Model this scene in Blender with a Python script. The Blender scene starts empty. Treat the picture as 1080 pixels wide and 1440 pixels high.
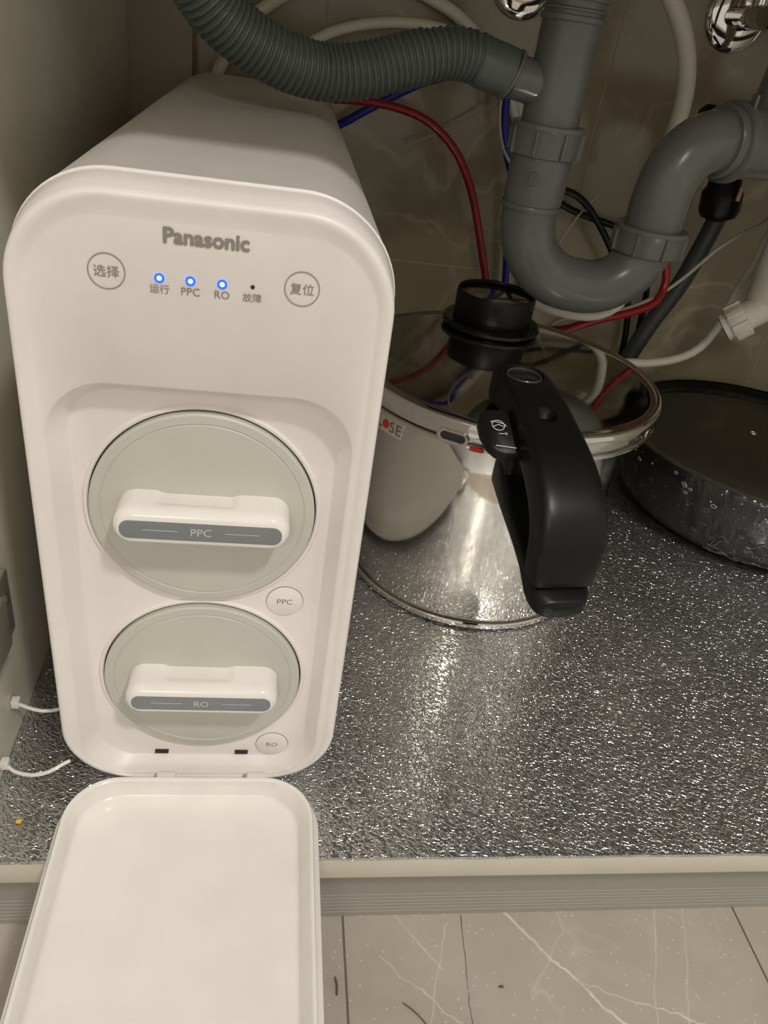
import bpy, bmesh, math, random
from mathutils import Vector, Matrix
R=math.radians; PI=math.pi
random.seed(4)
S=bpy.context.scene
C=S.collection

# ------------------------------------------------------------ camera
cam_d=bpy.data.cameras.new('camera'); cam=bpy.data.objects.new('camera',cam_d); C.objects.link(cam)
S.camera=cam
yaw,pitch,roll=R(10.60322743),R(32.40776348),R(9.13014006)
F=Vector((math.sin(yaw)*math.cos(pitch),math.cos(yaw)*math.cos(pitch),-math.sin(pitch)))
r0=Vector((math.cos(yaw),-math.sin(yaw),0)); u0=r0.cross(F)
rr_=r0*math.cos(roll)+u0*math.sin(roll); uu_=-r0*math.sin(roll)+u0*math.cos(roll)
M=Matrix((rr_,uu_,-F)).transposed().to_4x4(); M.translation=Vector((0.1121347,-0.27871005,0.43345437))
cam.matrix_world=M
cam_d.sensor_fit='VERTICAL'; cam_d.sensor_height=36; cam_d.lens=36*1087.334/1440
cam_d.clip_start=0.01

# ------------------------------------------------------------ world, light, exposure
W=bpy.data.worlds.new('world'); S.world=W; W.use_nodes=True
bg=W.node_tree.nodes['Background']; bg.inputs[0].default_value=(1.0,.95,.85,1); bg.inputs[1].default_value=0.60
def area(name,loc,target,size,power,col):
    l=bpy.data.lights.new(name,'AREA'); l.shape='DISK'; l.size=size; l.energy=power; l.color=col
    o=bpy.data.objects.new(name,l); C.objects.link(o); o.location=loc
    o.rotation_euler=(Vector(target)-Vector(loc)).to_track_quat('-Z','Y').to_euler(); return o
area('ceiling_lamp',(.82,-1.36,2.50),(.25,.05,.1),.20,32,(1.0,.955,.905))
area('far_ceiling_lamp',(-.45,-3.30,2.45),(.3,.3,.3),.45,17,(1.0,.92,.80))
S.view_settings.view_transform='Standard'; S.view_settings.look='None'
S.view_settings.exposure=0.0; S.view_settings.gamma=1.0
S.view_settings.use_curve_mapping=False

# ------------------------------------------------------------ materials
def mat(name,col,rough=.5,metal=0,**k):
    m=bpy.data.materials.new(name); m.use_nodes=True
    b=m.node_tree.nodes['Principled BSDF']
    b.inputs['Base Color'].default_value=(*col,1); b.inputs['Roughness'].default_value=rough; b.inputs['Metallic'].default_value=metal
    for a,v in k.items(): b.inputs[a.replace('_',' ')].default_value=v
    return m
def nd(m,t,**k):
    n=m.node_tree.nodes.new(t)
    for a,v in k.items(): setattr(n,a,v)
    return n
def lk(m,a,b): m.node_tree.links.new(a,b)
def coords(m,scale=(1,1,1),rot=(0,0,0)):
    g=nd(m,'ShaderNodeNewGeometry'); mp=nd(m,'ShaderNodeMapping'); mp.inputs['Scale'].default_value=scale; mp.inputs['Rotation'].default_value=rot
    lk(m,g.outputs['Position'],mp.inputs[0]); return mp.outputs[0]
def noise(m,vec,scale,detail=2,rough=.5,dist=0):
    n=nd(m,'ShaderNodeTexNoise'); n.inputs['Scale'].default_value=scale; n.inputs['Detail'].default_value=detail
    n.inputs['Roughness'].default_value=rough; n.inputs['Distortion'].default_value=dist; lk(m,vec,n.inputs['Vector']); return n.outputs['Fac']
def ramp(m,fac,stops):
    n=nd(m,'ShaderNodeValToRGB'); e=n.color_ramp.elements
    while len(e)<len(stops): e.new(.5)
    for i,(p,c) in enumerate(stops):
        e[i].position=p; e[i].color=(*c,1) if len(c)==3 else c
    lk(m,fac,n.inputs[0]); return n.outputs[0]
def bump(m,h,strength,dist):
    n=nd(m,'ShaderNodeBump'); n.inputs['Strength'].default_value=strength; n.inputs['Distance'].default_value=dist
    lk(m,h,n.inputs['Height']); lk(m,n.outputs[0],m.node_tree.nodes['Principled BSDF'].inputs['Normal'])
def P(m): return m.node_tree.nodes['Principled BSDF']
def mth(m,op,a,b=None):
    n=nd(m,'ShaderNodeMath',operation=op)
    for i,v in enumerate((a,b)):
        if v is None: continue
        if isinstance(v,(int,float)): n.inputs[i].default_value=v
        else: lk(m,v,n.inputs[i])
    return n.outputs[0]
def mixc(m,fac,a,b):
    n=nd(m,'ShaderNodeMix',data_type='RGBA')
    lk(m,fac,n.inputs[0])
    for i,v in ((6,a),(7,b)):
        if isinstance(v,tuple): n.inputs[i].default_value=(*v,1)
        else: lk(m,v,n.inputs[i])
    return n.outputs[2]

def plastic(name,col,rough,var=.03,bs=.15,scale=1800):
    m=mat(name,col,rough); v=coords(m); n=noise(m,v,35,3)
    a=tuple(c*(1-var) for c in col); b=tuple(min(1,c*(1+var)) for c in col)
    lk(m,ramp(m,n,[(.3,a),(.7,b)]),P(m).inputs['Base Color'])
    if bs: bump(m,noise(m,v,scale,1),bs,.0001)
    return m
WHITE=plastic('white_plastic',(.81,.762,.73),.38)
WHITEG=plastic('gloss_white_plastic',(.84,.80,.75),.16,bs=0)
CAPG=plastic('warm_grey_plastic',(.54,.525,.46),.42)
SEAM=mat('seam_shadow_gap',(.02,.02,.02),.8)
INSET=plastic('slate_grey_plastic',(.20,.215,.225),.35)
PRINT=mat('grey_print',(.25,.225,.20),.6)
PRINTL=mat('pale_print',(.55,.54,.52),.6)
PVC=plastic('grey_pvc',(.125,.128,.12),.24,var=.08)
PVCH=plastic('grey_ribbed_pvc',(.088,.102,.10),.38,var=.08,bs=0)
BLACK=plastic('black_plastic',(.004,.004,.004),.36,var=.2,bs=.25,scale=2500); BLACK.node_tree.nodes['Principled BSDF'].inputs['Specular IOR Level'].default_value=.32
BLACKG=mat('gloss_black',(.008,.008,.008),.12)
RED=mat('red_tube_plastic',(.28,.008,.014),.28)
BLUE=mat('blue_tube_plastic',(.012,.02,.28),.28)
WTUBE=mat('white_tube_plastic',(.70,.66,.57),.4)
GTUBE=mat('pale_grey_wire_plastic',(.42,.40,.36),.45)
DTUBE=mat('dark_grey_hose',(.045,.05,.05),.45)
CHROME=mat('chrome',(.80,.78,.74),.07,1)
HINGE=mat('nickel_steel',(.72,.69,.62),.38,.9)
REDP=mat('red_print',(.55,.02,.015),.5)
DARKP=mat('dark_print',(.10,.09,.08),.5)
WHITEP=mat('white_print',(.75,.75,.75),.5)
YEL=mat('yellow_crumb_skin',(.75,.45,.06),.5)
BROWN=mat('dry_brown_plant',(.16,.10,.04),.8)
CREAM=plastic('cream_laminate',(.62,.58,.48),.45)
# cabinet side laminate
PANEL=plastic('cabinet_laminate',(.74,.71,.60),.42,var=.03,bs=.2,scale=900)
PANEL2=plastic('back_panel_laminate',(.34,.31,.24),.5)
ALU=mat('kick_board_aluminium',(.34,.325,.285),.5,.1)
# polished steel (lid) and brushed steel (pot)
LIDM=mat('polished_steel',(.62,.60,.55),.05,1)
v=coords(LIDM); lk(LIDM,ramp(LIDM,noise(LIDM,v,40,4),[(.35,(.035,)*3),(.75,(.12,)*3)]),P(LIDM).inputs['Roughness'])
POTM=mat('satin_steel',(.72,.68,.61),.13,1)
v=coords(POTM); lk(POTM,ramp(POTM,noise(POTM,v,30,3),[(.3,(.06,)*3),(.8,(.10,)*3)]),P(POTM).inputs['Roughness'])
bump(POTM,noise(POTM,v,420,2),.02,.0003)
# embossed foil
FOIL=mat('embossed_foil',(.60,.60,.59),.2,.94)
v=coords(FOIL,(1,1,1),(0,0,R(32)))
mp=nd(FOIL,'ShaderNodeMapping'); mp.inputs['Scale'].default_value=(.72,1.12,1); lk(FOIL,v,mp.inputs[0]); v=mp.outputs[0]
n1=noise(FOIL,v,320,1.0,.4,.5)
rid=mth(FOIL,'ABSOLUTE',mth(FOIL,'SUBTRACT',n1,.5)); rid=mth(FOIL,'SUBTRACT',1.0,mth(FOIL,'MINIMUM',mth(FOIL,'MULTIPLY',rid,9.0),1.0))
rid=mth(FOIL,'ADD',rid,mth(FOIL,'MULTIPLY',noise(FOIL,v,420,1),.5))
bump(FOIL,rid,.9,.00040)
v2=coords(FOIL)
lk(FOIL,ramp(FOIL,noise(FOIL,v2,7,4,.6),[(.35,(.17,)*3),(.75,(.28,)*3)]),P(FOIL).inputs['Roughness'])
lk(FOIL,ramp(FOIL,noise(FOIL,v2,9,4,.65),[(.3,(.58,.59,.60)),(.7,(.78,.79,.80))]),P(FOIL).inputs['Base Color'])
# wall tile and floor tile
def stone(name,a,b,vein,rough,vs,vw,bscale,lines=()):
    m=mat(name,a,rough); v=coords(m)
    n=noise(m,v,bscale,6,.6,.3); base=ramp(m,n,[(.3,a),(.7,b)])
    k=noise(m,v,vs,3,.55,.6); k=mth(m,'ABSOLUTE',mth(m,'SUBTRACT',k,.5))
    k=mth(m,'SUBTRACT',1.0,mth(m,'MINIMUM',mth(m,'MULTIPLY',k,vw),1.0))
    k=mth(m,'MULTIPLY',k,ramp(m,noise(m,v,vs*.9,2),[(.42,(0,0,0)),(.62,(.75,.75,.75))]))
    if lines: k=mth(m,'MULTIPLY',k,.4)
    c=mixc(m,k,base,vein)
    for (x0,y0,x1,y1,wd,st,wob) in lines:      # single straight-running veins of the stone
        sx=nd(m,'ShaderNodeSeparateXYZ'); lk(m,v,sx.inputs[0])
        L=math.hypot(x1-x0,y1-y0); nx,ny=-(y1-y0)/L,(x1-x0)/L; tx,ty=(x1-x0)/L,(y1-y0)/L
        d=mth(m,'ADD',mth(m,'MULTIPLY',sx.outputs[0],nx),mth(m,'MULTIPLY',sx.outputs[1],ny)); d=mth(m,'SUBTRACT',d,x0*nx+y0*ny)
        d=mth(m,'ADD',d,mth(m,'MULTIPLY',mth(m,'SUBTRACT',noise(m,v,30,4,.6),.5),wob))
        t=mth(m,'ADD',mth(m,'MULTIPLY',sx.outputs[0],tx),mth(m,'MULTIPLY',sx.outputs[1],ty)); t=mth(m,'SUBTRACT',t,x0*tx+y0*ty)
        t=mth(m,'MULTIPLY',mth(m,'GREATER_THAN',t,0.0),mth(m,'LESS_THAN',t,L))
        f=mth(m,'SUBTRACT',1.0,mth(m,'MINIMUM',mth(m,'DIVIDE',mth(m,'ABSOLUTE',d),wd),1.0))
        f=mth(m,'MULTIPLY',mth(m,'MULTIPLY',f,t),mth(m,'MULTIPLY',noise(m,v,70,2),st*1.6))
        c=mixc(m,f,c,vein if st<1.5 else (.12,.10,.08))
    sp=nd(m,'ShaderNodeTexVoronoi'); sp.inputs['Scale'].default_value=150; lk(m,v,sp.inputs['Vector'])
    s=mth(m,'LESS_THAN',sp.outputs['Distance'],.13); s=mth(m,'MULTIPLY',s,.4)
    lk(m,mixc(m,s,c,vein),P(m).inputs['Base Color'])
    return m
WTILE=stone('beige_stone_wall_tile',(.26,.215,.135),(.34,.285,.19),(.46,.40,.29),.16,6,40,9)
FTILE=stone('grey_marble_floor_tile',(.42,.37,.31),(.51,.455,.39),(.80,.75,.66),.3,7,110,14,
 lines=((.300,.040,.400,-.075,.0016,1.2,.016),(.355,-.020,.46,-.060,.0010,.8,.02),(.225,.03,.255,-.01,.0008,.6,.006),(.262,.022,.235,-.06,.0008,.6,.012),(.275,.03,.268,-.06,.0005,1.6,.008),(.43,.03,.40,-.05,.0008,.6,.01),(.455,.03,.42,-.06,.0008,.5,.01),(.21,.0,.29,-.07,.0010,.6,.02)))
GROUT=mat('pale_grout',(.42,.36,.27),.8)
GROUTD=mat('dark_grout',(.20,.175,.15),.85)
# thin clear film
FILM=bpy.data.materials.new('clear_plastic_film'); FILM.use_nodes=True
nt=FILM.node_tree; nt.nodes.remove(nt.nodes['Principled BSDF'])
tr=nd(FILM,'ShaderNodeBsdfTransparent'); gl=nd(FILM,'ShaderNodeBsdfGlossy'); gl.inputs['Roughness'].default_value=.16
df=nd(FILM,'ShaderNodeBsdfDiffuse'); df.inputs[0].default_value=(.5,.5,.52,1)
mx=nd(FILM,'ShaderNodeMixShader'); fr=nd(FILM,'ShaderNodeFresnel'); fr.inputs[0].default_value=1.7
mx2=nd(FILM,'ShaderNodeMixShader'); mx2.inputs[0].default_value=.02
v=coords(FILM,(1,1,.45)); bn=nd(FILM,'ShaderNodeBump'); bn.inputs['Strength'].default_value=.9; bn.inputs['Distance'].default_value=.004
lk(FILM,noise(FILM,v,45,3,.5,1.5),bn.inputs['Height'])
lk(FILM,bn.outputs[0],gl.inputs['Normal']); lk(FILM,bn.outputs[0],fr.inputs['Normal'])
lk(FILM,tr.outputs[0],mx2.inputs[1]); lk(FILM,df.outputs[0],mx2.inputs[2])
lk(FILM,fr.outputs[0],mx.inputs[0]); lk(FILM,mx2.outputs[0],mx.inputs[1]); lk(FILM,gl.outputs[0],mx.inputs[2])
lk(FILM,mx.outputs[0],nt.nodes['Material Output'].inputs[0])
def emit(name,col,st):
    m=mat(name,col,.4); P(m).inputs['Emission Color'].default_value=(*col,1); P(m).inputs['Emission Strength'].default_value=st; return m
LEDC=emit('led_core',(.25,.70,1.0),2.6); LEDB=emit('led_blue_rim',(.01,.07,1.0),1.8)

# ------------------------------------------------------------ object helpers
def wpos(o):
    p=Vector((0,0,0))
    while o: p+=Vector(o.location); o=o.parent
    return p
def obj(name,bm,m,parent=None,angle=35,sub=0):
    if isinstance(bm,bmesh.types.BMesh):
        bmesh.ops.recalc_face_normals(bm,faces=bm.faces[:]); me=bpy.data.meshes.new(name); bm.to_mesh(me); bm.free()
    else: me=bm
    if m is not None: me.materials.clear(); me.materials.append(m)
    me.shade_smooth(); me.set_sharp_from_angle(angle=R(angle))
    o=bpy.data.objects.new(name,me); C.objects.link(o)
    if parent: o.location=-wpos(parent); o.parent=parent
    if sub:
        s=o.modifiers.new('s','SUBSURF'); s.levels=s.render_levels=sub
    return o
def tag(o,label,cat,group=None):
    o['label']=label; o['category']=cat
    if group: o['group']=group
    return o
def thing(name,loc,label,cat,group=None):
    o=bpy.data.objects.new(name,None); C.objects.link(o); o.location=loc; o.empty_display_size=.02
    return tag(o,label,cat,group)
def struct(name,bm,m,**k):
    o=obj(name,bm,m,**k); o['kind']='structure'; return o
def box(bm,x0,x1,y0,y1,z0,z1,bev=0,seg=2):
    b=bmesh.new()
    vs=[b.verts.new((x,y,z)) for x in (x0,x1) for y in (y0,y1) for z in (z0,z1)]
    for f in ((0,1,3,2),(4,6,7,5),(0,4,5,1),(2,3,7,6),(0,2,6,4),(1,5,7,3)): b.faces.new([vs[i] for i in f])
    bmesh.ops.recalc_face_normals(b,faces=b.faces[:])
    if bev: bmesh.ops.bevel(b,geom=b.edges[:],offset=bev,segments=seg,profile=.5,affect='EDGES')
    me=bpy.data.meshes.new('t'); b.to_mesh(me); b.free(); bm.from_mesh(me); bpy.data.meshes.remove(me); return bm
def BOX(*a,**k): return box(bmesh.new(),*a,**k)
def loft(bm,rings,cap0=True,cap1=True,closed=True):
    vr=[[bm.verts.new(p) for p in r] for r in rings]; n=len(rings[0])
    for a,b in zip(vr,vr[1:]):
        for i in range(n if closed else n-1):
            j=(i+1)%n; bm.faces.new((a[i],a[j],b[j],b[i]))
    if cap0: bm.faces.new(vr[0][::-1])
    if cap1: bm.faces.new(vr[-1])
    return bm
def rr(a0,a1,b0,b1,r,n=12):
    r=min(r,(a1-a0)/2-1e-5,(b1-b0)/2-1e-5); out=[]
    for cx,cy,s in ((a1-r,b1-r,0),(a0+r,b1-r,90),(a0+r,b0+r,180),(a1-r,b0+r,270)):
        for i in range(n+1):
            t=R(s+90*i/n); out.append((cx+r*math.cos(t),cy+r*math.sin(t)))
    return out
def rxz(a,y): return [(p[0],y,p[1]) for p in a]
def rxy(a,z): return [(p[0],p[1],z) for p in a]
def lathe(bm,prof,c=(0,0,0),n=96,mtx=None):
    rings=[]
    for r,z in prof: rings.append([(r*math.cos(2*PI*i/n),r*math.sin(2*PI*i/n),z) for i in range(n)])
    Mx=Matrix.Translation(c) @ (mtx or Matrix())
    rings=[[Mx@Vector(p) for p in r] for r in rings]
    vr=[]
    for (r,z),ring in zip(prof,rings):
        if r<1e-7: vr.append([bm.verts.new(Mx@Vector((0,0,z)))])
        else: vr.append([bm.verts.new(p) for p in ring])
    for a,b in zip(vr,vr[1:]):
        for i in range(n):
            j=(i+1)%n
            if len(a)==1 and len(b)==1: continue
            if len(a)==1: bm.faces.new((a[0],b[i],b[j]))
            elif len(b)==1: bm.faces.new((a[i],a[j],b[0]))
            else: bm.faces.new((a[i],a[j],b[j],b[i]))
    return bm
def smooth(pts,step):
    pts=[Vector(p) for p in pts]; q=[pts[0]*2-pts[1]]+pts+[pts[-1]*2-pts[-2]]; out=[]
    for i in range(1,len(q)-2):
        p0,p1,p2,p3=q[i-1:i+3]; k=max(2,int((p2-p1).length/step))
        for j in range(k):
            t=j/k; out.append(.5*((2*p1)+(-p0+p2)*t+(2*p0-5*p1+4*p2-p3)*t*t+(-p0+3*p1-3*p2+p3)*t**3))
    out.append(pts[-1]); return out
def resample(pts,d):
    out=[pts[0]]; acc=0
    for a,b in zip(pts,pts[1:]):
        L=(b-a).length; t=d-acc
        while t<=L: out.append(a+(b-a)*(t/L)); t+=d
        acc=(acc+L)%d
    return out
def sweep(bm,pts,rad,n=14,cap=True):
    T=[(pts[min(i+1,len(pts)-1)]-pts[max(i-1,0)]).normalized() for i in range(len(pts))]
    u=T[0].orthogonal().normalized(); rings=[]
    for i,p in enumerate(pts):
        u=(u-T[i]*u.dot(T[i])).normalized(); w=T[i].cross(u)
        r=rad(i) if callable(rad) else rad
        rings.append([p+(u*math.cos(2*PI*k/n)+w*math.sin(2*PI*k/n))*r for k in range(n)])
    return loft(bm,rings,cap,cap)
def tube(pts,r,step=.008,n=12): return sweep(bmesh.new(),smooth(pts,step),r,n)
def cyl(bm,a,b,r,n=40,bev=.0008):
    a,b=Vector(a),Vector(b); d=(b-a); L=d.length; q=d.to_track_quat('Z','Y').to_matrix().to_4x4()
    return lathe(bm,[(0,0),(r-bev,0),(r,bev),(r,L-bev),(r-bev,L),(0,L)],a,n,q)
def axis_m(d): return Vector(d).to_track_quat('Z','Y').to_matrix().to_4x4()
def text(name,body,loc,size,m,parent,mtx,bold=0,sx=1,ext=.00004):
    if bold: ext=0
    cu=bpy.data.curves.new(name,'FONT'); cu.body=body; cu.size=size; cu.align_x='CENTER'; cu.align_y='CENTER'
    cu.extrude=ext; cu.resolution_u=3
    t=bpy.data.objects.new(name,cu); C.objects.link(t)
    dg=bpy.context.evaluated_depsgraph_get(); me=bpy.data.meshes.new_from_object(t.evaluated_get(dg))
    bpy.data.objects.remove(t)
    # centre on the ink
    xs=[v.co.x for v in me.vertices]; ys=[v.co.y for v in me.vertices]
    if xs:
        me.transform(Matrix.Translation((-(min(xs)+max(xs))/2,-(min(ys)+max(ys))/2,0)))
    if bold:      # heavier strokes: the flat letters spread in a small circle
        b=bmesh.new()
        for k in range(17):
            a=2*PI*k/8; rd=bold*(0 if k==16 else (.55 if k<8 else 1)); t2=me.copy()
            t2.transform(Matrix.Translation((rd*math.cos(a),rd*math.sin(a),.000003*k))); b.from_mesh(t2); bpy.data.meshes.remove(t2)
        b.to_mesh(me); b.free()
    me.transform(Matrix.Translation(loc)@mtx@Matrix.Diagonal((sx,1,1,1)))
    return obj(name,me,m,parent)
FRONT=Matrix.Rotation(R(90),4,'X')

# ------------------------------------------------------------ the setting
fl=struct('floor',BOX(-1.2,2.2,-2.6,.75,-.16,-.1190),GROUTD)
xs=[-.733,-.433,-.123,.187,.497,.807,1.117,1.427]; ys=[-1.45,-.85,-.25,.35,.72]
for i in range(len(xs)-1):
    for j in range(len(ys)-1):
        obj('floor_tile',BOX(xs[i]+.0007,xs[i+1]-.0007,ys[j]+.0007,ys[j+1]-.0007,-.1189,-.118,bev=.0004,seg=1),FTILE,fl)
wb=struct('wall_back',BOX(-.5,1.4,.6306,.70,-.118,.9),GROUT)
wx=[-.164,.146,.446,.746,1.046]; wz=[-.118,.197,.797]
for i in range(4):
    for j in range(2):
        obj('wall_tile',BOX(wx[i]+.0008,wx[i+1]-.0008,.630,.6305,wz[j]+.0008,wz[j+1]-.0008,bev=.0002,seg=1),WTILE,wb)
struct('wall_left',BOX(-.058,-.040,0,.600,-.02,.62,bev=.0006),PANEL)
struct('wall_right',BOX(.96,.978,0,.600,-.02,.62,bev=.0006),PANEL)
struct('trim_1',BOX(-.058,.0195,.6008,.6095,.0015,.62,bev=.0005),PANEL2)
struct('ceiling',BOX(-.60,1.5,-.02,.635,.62,.66,bev=.004),CREAM)

cab=thing('cabinet_base',(.45,.02,-.118),'cream edged bottom board of the sink cabinet with aluminium kick board below','cabinet')
obj('bottom_board',BOX(-.0398,.9598,.0008,.600,-.02,-.0003),PANEL,cab)
obj('edge_band',BOX(-.60,.978,-.0005,.0007,-.0202,-.0001,bev=.0004),CREAM,cab)
prof=[(.030,-.020),(.030,-.090)]
z=-.090
for k in range(6):
    prof+=[(.0300,z),(.0304,z-.0005),(.0304,z-.0010),(.0300,z-.0015)]; z-=.0042
prof+=[(.030,-.1175),(.044,-.1175),(.044,-.020)]
bm=bmesh.new(); loft(bm,[[(x,p[0],p[1]) for p in prof] for x in (-.60,.978)])
obj('kick_board',bm,ALU,cab,angle=20)

# foil mat on the cabinet bottom, with turned and slightly ragged front lip
bm=bmesh.new(); N=160
top=[];lip=[];bot=[];mid=[]
for i in range(N+1):
    x=-.0395+(.955+.0395)*i/N; w=.0004*math.sin(x*90)+.0003*math.sin(x*311)
    top.append((x,.002,.0009)); mid.append((x,-.0009+w*.5,.0011+abs(w)*.6)); lip.append((x,-.0012+w*.5,-.0005)); bot.append((x,.597,.0009))
vr=[[bm.verts.new(p) for p in r] for r in (bot,top,mid,lip)]
for a,b in zip(vr,vr[1:]):
    for i in range(N): bm.faces.new((a[i],a[i+1],b[i+1],b[i]))
tag(obj('foil_mat',bm,FOIL,angle=60),'silver embossed foil mat lining the cabinet bottom','mat')

# ------------------------------------------------------------ water purifier
pur=thing('water_purifier',(.083,.33,.001),'white under-sink water purifier, front cover folded open','purifier')
X0,X1,ZT=.0,.1655,.366
def ro(i,y,r=.044,zt=ZT,zb=.003): return rxz(rr(X0+i,X1-i,zb+i,zt-i,r-i*.7,16),y)
bm=bmesh.new()
loft(bm,[ro(.003,.0708),ro(-.0002,.0708),ro(-.0010,.0711),ro(-.0013,.0716),ro(-.0010,.0722),ro(-.0008,.0728),ro(-.0004,.57),ro(.002,.583),ro(.007,.591),ro(.016,.595)])
obj('rear_shell',bm,WHITE,pur,angle=50)
obj('shell_seam',loft(bmesh.new(),[ro(.0010,.0700),ro(.0010,.0712)],False,False),SEAM,pur)
bm=bmesh.new()
rec=rr(.0090,.1552,.0060,.2775,.031,16)
def rf(i,y,zt,r=.043): return rxz(rr(i,X1-i,.003+i*.6,zt-i*.6,r-i*.5,16),y)
rings=[rf(.003,.0703,ZT),rf(-.0002,.0703,.3658),rf(-.0006,.0698,.3657),rf(-.0002,.0620,.3637),rf(.0000,.0575,.3622),rf(.0004,.0561,.3618),rf(.0012,.0553,.3614),rf(.0022,.0550,.3612),rf(.0031,.0552,.3606)]
rings+=[rxz(rr(.0048,.1607,.0040,.3572,.039,16),.0556),rxz(rr(.0060,.1595,.0048,.3545,.037,16),.0564),rxz(rr(.0070,.1585,.0052,.3520,.035,16),.0570),rxz(rr(.0078,.1577,.0054,.3505,.034,16),.0573)]
rings+=[rxz(rec,.0573),rxz(rr(.0100,.1542,.0066,.2765,.030,16),.0582),rxz(rr(.0165,.1485,.0088,.2715,.026,16),.0692),rxz(rr(.0178,.1472,.0100,.270,.025,16),.0700)]
loft(bm,rings,False,True)
obj('front_fascia',bm,WHITE,pur,angle=50)
FY=.0570
text('brand_lettering','Panasonic',(.0828,FY-.0001,.3459),.0090,PRINT,pur,FRONT,bold=.00033,sx=1.0)
pur.children[-1]['label']='bold grey maker lettering'
def ringmesh(c,ri,ro_,y,n=48,th=.0001):
    bm=bmesh.new(); q=Matrix.Rotation(R(90),4,'X')
    return lathe(bm,[(ri,0),(ro_,0),(ro_,th),(ri,th),(ri,0)],(c[0],y,c[1]),n,q)
for c,s in (((.0418,.3284),'选择'),((.1236,.3292),'复位')):
    b=obj('touch_button',ringmesh(c,.0073,.0077,FY),PRINT,pur)
    text('button_print',s,(c[0],FY,c[1]),.0054,PRINT,b,FRONT)
for x,s in ((.0633,'运行'),(.0762,'PPC'),(.0895,'RO'),(.1024,'故障')):
    cj=ord(s[0])>999
    if s!='故障':
        l=obj('indicator_light',lathe(bmesh.new(),[(0,.0003),(.0010,.0002),(.0011,0)],(x,FY,.3277),24,FRONT),LEDC,pur)
        obj('light_rim',ringmesh((x,.3277),.0011,.0021,FY,24),LEDB,l)
    else:
        l=obj('indicator_light',lathe(bmesh.new(),[(0,.0001),(.0009,.0001),(.0009,0)],(x,FY,.3279),20,FRONT),SEAM,pur); l['label']='unlit fault indicator dot'
    text('indicator_print',s,(x,FY,.3231),.0042 if cj else .0048,PRINT,pur,FRONT)
# filter caps
def filter_cap(cx,cz,word):
    q=Matrix.Translation((cx,.0700,cz))@FRONT
    L=lambda prof,n=96: lathe(bmesh.new(),prof,(cx,.0700,cz),n,FRONT)
    obj('cap_gap',L([(.0572,.0001),(.0588,.0001),(.0588,.00025),(.0572,.00025)]),SEAM,pur)
    obj('cap_collar',L([(.0586,0),(.0586,.0010),(.0592,.0017),(.0604,.0019),(.0609,.0013),(.0611,0)]),WHITE,pur)
    k=obj('filter_cap',L([(.0578,0),(.0578,.0036),(.0568,.0044),(.0528,.0046),(.0524,.0042),(.0520,.0042),(.0516,.0046),(.030,.0048),(0,.0048)]),CAPG,pur)
    k['label']='warm grey round filter cap'
    x0,x1,z0,z1=cx-.0425,cx+.0445,cz-.0065,cz+.0135
    hc=(z0+z1)/2
    def g(i,y,up=0): return [(p[0],y,p[1]) for p in rr(x0+i,x1-i,z0+i,z1-i,.0099-i,14)]
    def notch(ring,d):
        o=[]
        for x,y,zz in ring:
            t=min(1,max(0,(x-(cx-.0235))/.004))*min(1,max(0,((cx+.0185)-x)/.004))
            if zz>hc+.003: zz-=d*t
            o.append((x,y,zz))
        return o
    def dense(r):
        # add points along the long top run so that the finger notch has edges
        out=[]
        for i,p in enumerate(r):
            qn=r[(i+1)%len(r)]; out.append(p)
            if abs(qn[0]-p[0])>.02:
                for k in range(1,40): out.append(tuple(p[a]+(qn[a]-p[a])*k/40 for a in range(3)))
        return out
    rs=[(.0,.0652,.0016),(.0,.0560,.0016),(0,.0540,.0010),(0,.0515,0),(0,.0490,0),(.0006,.0465,0),(.0018,.0448,0),(.0034,.0440,0)]
    rg=[notch(dense(g(i,y)),d) for i,y,d in rs]
    h=obj('cap_handle',loft(bmesh.new(),rg),WHITEG,k,angle=60); h['label']='glossy white grip bar'
    gi=[rxz(rr(x0+.0038,x1-.0038,z0+.0045,z1-.0050,.0047,10),y) for y in (.0442,.0438)]
    gi.append(rxz(rr(x0+.0042,x1-.0042,z0+.0049,z1-.0054,.0043,10),.0437))
    pl=obj('name_plate',loft(bmesh.new(),gi),INSET,k); pl['label']='slate grey inset plate'
    zc=(z0+z1)/2
    text('plate_print',word,(cx+.0008,.0436,zc-.0002),.0062,PRINTL,k,FRONT)
    for a,b in ((cx-.0275,cx-.0105),(cx+.0125,cx+.0295)): obj('plate_line',BOX(a,b,.04355,.0437,zc-.0002,zc+.0001),PRINTL,k)
filter_cap(.0820,.2030,'PPC'); filter_cap(.0829,.0815,'RO')
for cx,cz,w in ((.1280,.1430,'PPC'),(.1274,.0205,'RO')):
    b=obj('filter_badge',lathe(bmesh.new(),[(.0104,0),(.0104,.0006),(.0101,.0008),(0,.0008)],(cx,.0700,cz),48,FRONT),WHITE,pur)
    obj('badge_rim',lathe(bmesh.new(),[(.0104,.0001),(.0106,.0001),(.0106,.0003),(.0104,.0003)],(cx,.0700,cz),48,FRONT),SEAM,b)
    text('badge_print',w,(cx,.0691,cz),.0052,PRINT,b,FRONT,sx=1.05)
for x in (.0567,.1078): obj('latch_slot',BOX(x-.0042,x+.0042,.0680,.0699,.0122,.0140),SEAM,pur)
for x in (.062,.118): obj('hinge_knuckle',cyl(bmesh.new(),(x-.006,.0505,.0115),(x+.006,.0505,.0115),.0032,16),WHITE,pur)
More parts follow.
